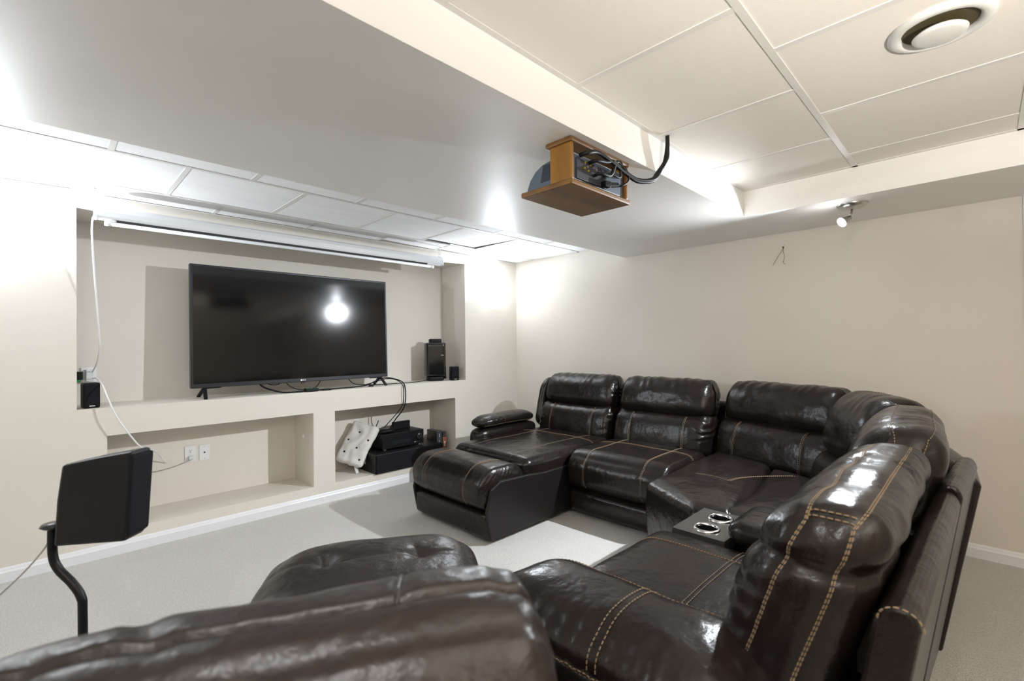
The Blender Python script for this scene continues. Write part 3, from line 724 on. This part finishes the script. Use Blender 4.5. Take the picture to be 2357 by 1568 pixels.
mb = MB(); mb.tube([(2.165, 3.96, rt_+.035), (2.205, 3.97, rt_+.105)], .004, n=8); mb.build('rod', 'plastic_black', t, smooth=True)
mb = MB(); mb.box((2.15, 3.945, rt_), (2.18, 3.975, rt_+.036)); mb.build('foot', 'plastic_black', t, bevel=.003)
# boxed discs at the right end
t = thing('disc_case', (2.77, 3.88, NZ), 'thick dark boxed set standing beside the loudspeaker box', 'book')
mb = MB(); mb.box((2.745, 3.81, NZ), (2.80, 3.975, NZ+.262)); mb.build('cover', 'book_dark', t, bevel=.003)
mb = MB(); mb.box((2.742, 3.803, NZ+.002), (2.803, 3.811, NZ+.26)); o = mb.build('spine', 'book_spine', t, bevel=.003)
mb = MB(); mb.box((2.768, 3.8015, NZ+.20), (2.776, 3.8035, NZ+.235)); mb.box((2.768, 3.8015, NZ+.10), (2.774, 3.8035, NZ+.17)); mb.build('title', 'cable_grey', o)
t = thing('disc_case', (2.84, 3.88, NZ), 'thin boxed set with orange spine beside the niche end wall', 'book')
mb = MB(); mb.box((2.822, 3.82, NZ), (2.866, 3.97, NZ+.245)); mb.build('cover', 'book_dark', t, bevel=.003)
mb = MB(); mb.box((2.820, 3.813, NZ+.002), (2.868, 3.821, NZ+.19)); o = mb.build('spine', 'book_orange', t, bevel=.003)
mb = MB(); mb.box((2.84, 3.8115, NZ+.10), (2.85, 3.8135, NZ+.15)); mb.build('title', 'logo_white', o)
# white quilted cover leaning on the boxes
U = Vector((.205, .045, .32)); V_ = Vector((-.135, .20, .075)); C0 = Vector((1.985, 3.945, .375))
ul, vl = U.length, V_.length; un = U.normalized(); nn_ = un.cross(V_).normalized(); vn = nn_.cross(un)
QM = Matrix((un, vn, nn_)).transposed().to_4x4(); QM.translation = C0
t = thing('quilted_cover', (1.985, 3.945, NZ), 'folded white quilted cushion with black buttons in the right lower niche', 'cushion')
dots = [(-.13, -.09), (-.04, -.02), (.05, -.09), (.10, .02), (.01, .09), (-.10, .07)]
def q_def(p, n, u):
    p = p.copy()
    for a, b in dots: p -= n*.010*math.exp(-((p.x-a)**2+(p.y-b)**2)/.0009)*abs(n.z)
    p += n*(wr(p, 14, .008, 2)+.003*math.sin(p.x*22+p.y*60+6*noise.noise(p*7)))
    return p
qc = Cushion((0, 0, 0), (ul/2, vl/2, .035), (.03, .05, .033), QM, q_def, n=(30, 24, 2), k=5)
o = part('cover', qc, parent=t, m='cloth_white')
sgn = 1 if nn_.y < 0 else -1
for a, b in dots:
    q = qc.pt((a, b, .035*sgn)); mb = MB()
    mb.lathe([(.0085, -.002), (.008, .004), (.004, .006), (0, .0065)], q, n=12, R=(nn_*sgn).to_track_quat('Z', 'Y').to_matrix()); mb.build('button', 'plastic_black', o, smooth=True)
mb = MB(); mb.bar(C0-U*.42-V_*.2, C0-U*.42-V_*.2+Vector((.01, -.03, -.085)), .03, .006); mb.build('tie', 'cloth_white', o)

# outlets in the left lower niche
def plate(x0, z0, wd, ht, label, kind):
    t = thing('wall_outlet', (x0+wd/2, YN, z0), label, 'outlet')
    mb = MB(); mb.box((x0, YN-.006, z0), (x0+wd, YN, z0+ht)); mb.build('cover_plate', 'outlet_white', t, bevel=.002)
    cx = x0+wd/2
    if kind == 'power':
        for zz in (z0+ht*.70, z0+ht*.30):
            mb = MB(); mb.lathe([(.016, 0), (.016, .002), (0, .002)], (cx, YN-.006, zz), n=20, R=Matrix.Rotation(math.pi/2, 3, 'X')); s = mb.build('socket', 'outlet_white', t)
            for dx, dz, w_ in ((-.006, .003, .0025), (.006, .003, .0025), (0, -.008, .004)):
                mb = MB(); mb.box((cx+dx-w_/2, YN-.0085, zz+dz-.003), (cx+dx+w_/2, YN-.0078, zz+dz+.004)); mb.build('slot', 'gap_dark', s)
        mb = MB(); mb.box((cx-.013, YN-.036, z0+ht*.30-.016), (cx+.017, YN-.008, z0+ht*.30+.012)); mb.build('plug', 'case_white', t, bevel=.004)
    else:
        for dz, r in ((.0, .0055), (.043, .0025), (-.043, .0025)):
            mb = MB(); mb.lathe([(r, 0), (r, .003), (0, .003)], (cx, YN-.006, z0+ht/2+dz), n=12, R=Matrix.Rotation(math.pi/2, 3, 'X')); mb.build('jack' if r > .004 else 'screw', 'gap_dark' if r > .004 else 'nickel', t)
plate(.730, .410, .070, .116, 'white power outlet with a plug in the left lower niche', 'power')
plate(.820, .410, .066, .114, 'white cable jack plate beside the plugged outlet', 'jack')
mb = MB(); mb.lathe([(.017, 0), (.017, .003), (.012, .005), (0, .005)], (1.507, 3.93, .515), n=20, R=Matrix.Rotation(-math.pi/2, 3, 'Y')); tag(mb.build('hole_cover', 'outlet_white', smooth=True), 'small round white cap on the left lower niche side wall', 'cap')
# adapters at the left end of the shelf
t = thing('power_adapter', (.222, 4.08, 1.03), 'white power adapter plugged in behind the left shelf speaker', 'adapter')
mb = MB(); mb.box((.175, 4.098, 1.025), (.25, YN, 1.125)); mb.build('cover_plate', 'outlet_white', t, bevel=.002)
mb = MB(); mb.box((.197, 4.045, 1.038), (.236, 4.098, 1.112)); o = mb.build('body', 'case_white', t, bevel=.004)
t = thing('wall_box', (.165, 4.08, 1.05), 'small black plug box in the far left corner of the upper niche', 'adapter')
mb = MB(); mb.box((.150, 4.04, 1.050), (.182, 4.098, 1.100)); mb.build('body', 'plastic_black', t, bevel=.003)
mb = MB(); mb.box((.1495, 4.035, 1.036), (.17, 4.06, 1.050)); mb.build('indicator', 'green', t)

# projection screen hanging from the ceiling
SY = 3.575
t = thing('projection_screen', (1.42, SY, 1.96), 'rolled white projection screen case hanging in front of the niche', 'projection screen')
prof = [(-.036, .0), (-.040, .012), (-.040, .040), (-.030, .064), (-.010, .076), (.014, .078), (.034, .070), (.040, .05), (.040, .004), (.030, 0), (-.010, -.002)]
mb = MB(); mb.prism([(SY+a, 1.992+b) for a, b in prof], 'x', .222, 2.630); mb.build('case', 'case_white', t)
for x0, x1 in ((.208, .224), (2.628, 2.642)):
    mb = MB(); mb.prism([(SY+a*1.08, 1.990+b*1.06) for a, b in prof], 'x', x0, x1); mb.build('end_cap', 'cable_white', t, bevel=.003)
mb = MB(); mb.box((.305, SY-.026, 1.974), (2.470, SY-.022, 1.999)); mb.build('fabric_edge', 'gap_dark', t)
mb = MB(); mb.tube([(.262, SY-.024, 1.966), (2.520, SY-.024, 1.966)], .0115, n=14); o = mb.build('weight_bar', 'case_white', t, smooth=True)
for x0, x1 in ((.252, .280), (2.505, 2.535)):
    mb = MB(); mb.tube([(x0, SY-.024, 1.966), (x1, SY-.024, 1.966)], .0135, n=14); mb.build('bar_cap', 'cable_white', o, smooth=True)
mb = MB(); mb.bar((.300, SY-.024, 1.972), (.300, SY-.024, 1.996), .012, .004); mb.build('pull_tab', 'nickel', o)
# its two hangers
def ring(mb, c, r, wire, ax, n=14):
    a = Vector(ax[0]); b = Vector(ax[1]); mb.tube([Vector(c)+a*r*math.cos(2*math.pi*i/n)+b*r*math.sin(2*math.pi*i/n) for i in range(n+1)], wire, n=6, caps=False)
mb = MB(); ring(mb, (.213, SY, 2.150), .014, .0028, ((.7, .7, 0), (0, 0, 1))); ring(mb, (.214, SY, 2.126), .011, .0026, ((.7, -.7, 0), (0, 0, 1)))
mb.tube(spline([(.213, SY, 2.164), (.212, SY, 2.168)], 2), .003, n=6)
mb.tube(spline([(.214, SY, 2.116), (.218, SY, 2.095), (.222, SY, 2.066)], 6), .0028, n=6); mb.build('hook', 'cable_white', t, smooth=True)
for i in range(6):
    mb = MB(); z = 2.152-i*.0175; ax = ((.7, .7, 0), (0, 0, 1)) if i % 2 else ((.7, -.7, 0), (0, 0, 1))
    ring(mb, (2.632-.002*i, SY, z), .0115, .0024, ax); mb.build('chain_link', 'cable_white', t, smooth=True)
mb = MB(); mb.tube([(2.632, SY, 2.16), (2.632, SY, ZT+.001)], .003, n=6); mb.build('hook', 'cable_white', t)

def cable(name, pts, r, m, label, cat='cable', group=None, n=10):
    mb = MB(); mb.tube(spline(pts, n), r, n=8); return tag(mb.build(name, m, smooth=True), label, cat, group)
cable('screen_cord', [(.210, 3.565, 2.005), (.203, 3.565, 1.985), (.200, 3.57, 1.93), (.203, 3.58, 1.84), (.219, 3.64, 1.60), (.238, 3.70, 1.34), (.243, 3.76, 1.24), (.238, 3.90, 1.15), (.226, 4.04, 1.098)], .0048, 'cable_white', 'white power cord hanging from the screen case to the adapter', 'cord')
cable('white_cord', [(.228, 4.046, 1.055), (.240, 3.90, 1.060), (.256, 3.75, 1.025), (.272, 3.67, .960), (.31, 3.64, .845), (.378, 3.64, .715), (.428, 3.66, .640), (.475, 3.74, .606), (.510, 3.86, .578), (.562, 4.00, .521), (.600, 4.07, .462), (.618, 4.106, .432)], .0046, 'cable_white', 'white cord drooping from the shelf into the left lower niche', 'cord')
cable('outlet_cord', [(.768, 4.075, .436), (.735, 4.065, .425), (.66, 4.09, .398), (.58, 4.095, .386), (.48, 4.09, .380), (.40, 4.05, .330), (.33, 3.98, .19), (.31, 3.95, .148)], .0028, 'cable_grey', 'thin beige cord running from the lower outlet', 'cord')
# cables on the shelf
z = SILL+.006
cable('shelf_cable', [(1.16, 3.90, .978), (1.20, 3.87, .935), (1.30, 3.80, z+.002), (1.40, 3.765, z), (1.46, 3.76, z+.004)], .0060, 'cable_black', 'thick black cable running left along the shelf from the green-banded box')
cable('shelf_cable', [(1.50, 3.765, z+.002), (1.62, 3.79, z), (1.75, 3.80, z), (1.90, 3.815, z), (2.02, 3.83, z+.008), (2.12, 3.86, z+.035), (2.21, 3.86, z+.058), (2.285, 3.80, z+.045), (2.325, 3.735, z+.012), (2.33, 3.705, .84), (2.328, 3.705, .74), (2.32, 3.74, .66), (2.315, 3.86, .56), (2.300, 3.93, .470)], .0050, 'cable_black', 'black cable running along the shelf and over its edge to the receiver', n=12)
cable('shelf_cable', [(2.05, 3.93, z), (2.14, 3.87, z+.03), (2.22, 3.84, z+.05), (2.275, 3.78, z+.04), (2.305, 3.728, z+.006), (2.308, 3.703, .85), (2.306, 3.703, .75), (2.295, 3.73, .68), (2.26, 3.85, .56), (2.225, 3.93, .478)], .0038, 'cable_black', 'thinner black cable hanging over the shelf edge to the receiver', n=12)
cable('shelf_cable', [(2.72, 3.90, z+.01), (2.60, 3.87, z), (2.45, 3.84, z), (2.30, 3.85, z), (2.12, 3.90, z), (1.98, 3.96, z+.01), (1.92, 3.96, z+.05), (1.90, 3.93, .985)], .0034, 'cable_black', 'thin black cable running from the tower behind the television')
cable('shelf_cable', [(1.36, 3.93, .985), (1.39, 3.90, .935), (1.45, 3.88, z+.008), (1.53, 3.88, z+.004), (1.60, 3.89, z+.02), (1.66, 3.92, .985)], .0032, 'cable_black', 'looped black cable under the middle of the television')
cable('shelf_cable', [(1.20, 3.95, .99), (1.25, 3.92, .955), (1.31, 3.92, .952), (1.37, 3.95, .985)], .0036, 'cable_black', 'short black cable loop dipping under the television left of centre')
t = thing('switch_box', (1.50, 3.76, SILL), 'small black box with bright green bands on the shelf', 'adapter')
mb = MB(); mb.box((1.455, 3.735, SILL), (1.555, 3.790, SILL+.026)); mb.build('body', 'plastic_black', t, bevel=.005)
for x0, x1 in ((1.462, 1.492), (1.530, 1.550)):
    mb = MB(); mb.box((x0, 3.742, SILL+.020), (x1, 3.786, SILL+.0275)); mb.build('band', 'green', t, bevel=.001)
mb = MB(); mb.box((1.503, 3.75, SILL+.025), (1.512, 3.756, SILL+.028)); mb.build('indicator', 'logo_white', t)
t = thing('cable_adapter', (1.64, 3.76, SILL), 'small black cable adapter beside the green-banded box', 'adapter')
mb = MB(); mb.box((1.60, 3.75, SILL), (1.665, 3.775, SILL+.014)); mb.build('body', 'plastic_black', t, bevel=.004)
t = thing('inline_switch', (2.04, 3.785, SILL), 'small black inline switch near the television right foot', 'adapter')
mb = MB(); mb.box((2.015, 3.775, SILL), (2.055, 3.800, SILL+.014)); mb.build('body', 'plastic_black', t, bevel=.004)

# ================================================================== PROJECTOR IN ITS WOODEN CRADLE
BX0, BX1, BY0, BY1, BZ0 = 1.408, 1.812, 1.086, 1.338, 1.852
cr = thing('projector_cradle', (1.61, 1.21, BZ0), 'honey-coloured wooden projector cradle fixed under the soffit', 'shelf')
def board(name, a, b, m): mb = MB(); mb.box(a, b); return mb.build(name, m, cr, bevel=.006)
board('bottom_board', (BX0-.006, BY0-.006, BZ0), (BX1+.006, BY1+.006, BZ0+.022), 'wood_board')
board('top_board', (BX0-.004, BY0-.004, ZS-.020), (BX1+.004, BY0+.125, ZS), 'wood_board')
board('side_post', (BX0, BY0, BZ0+.022), (BX0+.020, BY0+.105, ZS-.020), 'wood')
board('side_post', (BX1-.020, BY0, BZ0+.022), (BX1, BY0+.105, ZS-.020), 'wood')
pj = thing('projector', (1.61, 1.24, BZ0+.022), 'blue-grey video projector sitting in the wooden cradle', 'projector')
pz = BZ0+.022
prof = [(BY0+.012, pz+.008), (BY0+.010, pz+.108), (BY0+.13, pz+.108), (BY0+.17, pz+.100), (BY0+.205, pz+.082), (BY0+.235, pz+.052), (BY0+.252, pz+.016), (BY0+.250, pz+.008)]
mb = MB(); mb.prism(prof, 'x', BX0+.026, BX1-.026); pb = mb.build('body', 'projector_blue', pj, bevel=.006)
mb = MB(); mb.prism([(a, b+.0015) for a, b in prof[1:5]]+[(BY0+.2, pz+.078), (BY0+.012, pz+.094)], 'x', BX0+.030, BX1-.030); mb.build('top_cover', 'projector_light', pj, bevel=.004)
for i in range(13):
    mb = MB(); zz = pz+.030+i*.0052; mb.box((BX0+.0235, BY0+.108, zz), (BX0+.0265, BY0+.175-.0012*i, zz+.0028)); mb.build('vent_slot', 'projector_dark', pb)
mb = MB(); mb.box((BX0+.040, BY0+.004, pz+.012), (BX0+.245, BY0+.011, pz+.092)); jp = mb.build('jack_panel', 'projector_dark', pj, bevel=.002)
for i, (dx, dz) in enumerate(((.09, .085), (.105, .072), (.125, .083), (.145, .079), (.165, .074), (.185, .069), (.085, .062), (.11, .058))):
    mb = MB(); mb.lathe([(.0048, 0), (.0048, .006), (.003, .006), (.003, .002), (0, .002)], (BX0+dx, BY0+.004, pz+dz-.004), n=12, R=Matrix.Rotation(math.pi/2, 3, 'X')); mb.build('jack', 'brass' if i in (0, 2, 6, 7) else 'nickel', jp)
for fx in (BX0+.06, BX1-.06):
    mb = MB(); mb.lathe([(0, 0), (.012, 0), (.012, .009), (0, .009)], (fx, BY0+.20, pz), n=12); mb.build('foot', 'plastic_black', pj)
mb = MB(); mb.lathe([(.036, 0), (.036, .02), (.028, .02), (.024, .008), (0, .012)], (1.70, BY0+.238, pz+.048), n=24, R=Matrix.Rotation(-math.pi/2, 3, 'X')); mb.build('lens', 'gloss_black', pj, smooth=True)
# cables up into the ceiling
EX, EY = 2.020, 1.005                          # where the bundle goes up
for i, (dx, dz, sx, sz, ez) in enumerate(((0, 0, .06, .102, .09), (.010, .004, .12, .088, .06), (.004, .010, .15, .045, .05), (-.008, .006, .22, .060, .03))):
    a = Vector((BX0+sx, BY0+.004, pz+sz))
    pts = [a, a+Vector((.01, -.030, .004)), a+Vector((.075, -.032, ez*.25)), Vector((BX0+.23+.02*i, BY0-.030, pz+.112+.006*i)), Vector((BX0+.33, BY0-.030+dx*.4, pz+.092+dz)),
           Vector((BX1+.02, BY0-.036+dx*.6, pz+.078+dz)), Vector((BX1+.12, BY0-.052+dx, pz+.100+dz)), Vector((EX-.030, EY+.028+dx, pz+.150+dz)), Vector((EX+dx, EY+.006+dz, pz+.215)), Vector((EX+dx*.7, EY+dz*.6, pz+.270)), Vector((EX+dx*.5, EY+dz*.4, ZP-.001))]
    cable('projector_cable', pts, (.0085, .0075, .0068, .0052)[i], 'cable_black', ('thickest black projector cable in the bundle rising into the ceiling', 'black projector cable with a metal plug in the ceiling bundle', 'black projector cable with a brass plug in the ceiling bundle', 'thinnest black projector cable in the ceiling bundle')[i], 'cable', 'cables behind the projector', n=12)
cable('power_cable', [(BX0+.275, BY0+.002, pz+.030), (BX0+.305, BY0-.028, pz+.034), (BX0+.345, BY0-.034, pz+.060), (BX0+.352, BY0-.032, pz+.092), (BX0+.33, BY0-.030, pz+.112)], .0045, 'cable_black', 'short black power cable looping at the back of the projector', 'cable')
t = thing('power_plug', (BX0+.24, BY0-.02, pz), 'black moulded power plug at the back of the projector', 'plug')
mb = MB(); mb.bar((BX0+.200, BY0-.008, pz+.022), (BX0+.235, BY0-.012, pz+.024), .026, .024); mb.bar((BX0+.235, BY0-.012, pz+.026), (BX0+.290, BY0-.020, pz+.036), .014, .016); mb.build('body', 'plastic_black', t, bevel=.003)

# ================================================================== CEILING VENT, WALL WIRES
VX, VY = 1.912, .080
t = thing('ceiling_vent', (VX, VY, ZP), 'round white ceiling air diffuser with a yellowed throat', 'vent')
mb = MB(); mb.lathe([(.123, 0), (.124, -.006), (.113, -.013), (.100, -.015), (.091, -.008), (.089, -.0005)], (VX, VY, ZP), n=48); mb.build('flange', 'vent_white', t, smooth=True)
mb = MB(); mb.lathe([(.0905, -.0012), (0, -.0012)], (VX, VY, ZP), n=40); mb.build('throat', 'vent_inner', t, smooth=True)
mb = MB(); mb.lathe([(0, -.034), (.050, -.034), (.062, -.030), (.065, -.025), (.056, -.018), (.02, -.010), (.012, -.001), (0, -.001)], (VX, VY, ZP), n=40); mb.build('disc', 'vent_white', t, smooth=True)
t = thing('loose_wire', (XW, 1.01, 1.81), 'pair of thin bare wires hanging from a hole in the right wall', 'wire')
mb = MB(); mb.lathe([(.006, 0), (.006, .002), (0, .002)], (XW, 1.012, 1.932), n=10, R=Matrix.Rotation(-math.pi/2, 3, 'Y')); mb.build('hole', 'gap_dark', t)
mb = MB(); mb.tube(spline([(XW-.002, 1.012, 1.930), (XW-.016, 1.018, 1.905), (XW-.014, 1.045, 1.865), (XW-.010, 1.078, 1.808)], 8), .0016, n=6); mb.build('strand', 'wire_brown', t)
mb = MB(); mb.tube(spline([(XW-.002, 1.011, 1.930), (XW-.016, 1.008, 1.90), (XW-.013, 1.002, 1.860), (XW-.010, 1.010, 1.822), (XW-.010, .997, 1.806)], 8), .0016, n=6); mb.build('strand', 'wire_brown', t)
mb = MB(); mb.box((XW-.008, 1.006, 1.942), (XW, 1.018, 1.950)); mb.build('clip', 'outlet_white', t)

# ================================================================== SURROUND SPEAKER ON ITS STAND
st = thing('speaker_stand', (.075, 1.70, 0), 'black curved floor stand with a round top plate holding the surround speaker', 'speaker stand')
mb = MB(); mb.tube(spline([(.076, 1.702, .02), (.0755, 1.7025, .30), (.075, 1.703, .54), (.072, 1.705, .588), (.055, 1.722, .625), (.030, 1.745, .662), (.019, 1.754, .700), (.018, 1.755, .776)], 10), .0105, n=14); mb.build('pole', 'plastic_black', st, smooth=True)
mb = MB(); mb.lathe([(0, .0), (.115, .0), (.118, .006), (.10, .014), (.02, .022), (0, .022)], (.076, 1.702, 0), n=32); mb.build('foot', 'plastic_black', st, smooth=True)
mb = MB(); mb.lathe([(0, -.006), (.020, -.006), (.028, 0), (.024, .006), (0, .007)], (.020, 1.753, .779), n=24); mb.build('top_plate', 'display_dark', st, smooth=True)
mb = MB(); mb.bar((.030, 1.743, .782), (.052, 1.722, .800), .014, .012); mb.bar((.048, 1.724, .790), (.052, 1.722, .850), .020, .014); mb.build('bracket', 'plastic_black', st, bevel=.003)
sp = thing('surround_speaker', (.12, 1.65, .735), 'black surround speaker on the curved stand at left', 'speaker')
SA = Vector((.707, -.707, 0)); SB = Vector((.707, .707, 0))
SM = Matrix((SA, SB, Vector((0, 0, 1)))).transposed().to_4x4(); SM.translation = (.118, 1.655, .735)
mb = MB(); poly = [(-.108, .000), (.075, .012), (.086, .026), (.098, .232), (.098, .246), (.060, .240), (-.010, .228), (-.086, .212), (-.100, .120)]
mb.prism([(a, b) for a, b in poly], 'y', -.034, .034); mb.v = [SM @ p for p in mb.v]; mb.build('cabinet', 'plastic_black', sp, bevel=.008)
mb = MB(); mb.prism([(.078, .020), (.090, .028), (.104, .234), (.088, .238)], 'y', -.035, .035); mb.v = [SM @ p for p in mb.v]; mb.build('grille', 'grille_black', sp, bevel=.005)
cable('speaker_wire', [(.012, 1.762, .745), (.004, 1.770, .720), (-.030, 1.80, .665), (-.081, 1.855, .596), (-.16, 1.94, .50), (-.26, 2.05, .30), (-.34, 2.14, .06), (-.36, 2.18, .004)], .0022, 'cable_grey', 'thin grey wire sagging from the speaker stand to the carpet')

for o in bpy.data.objects:
    if '_o' in o: del o['_o']
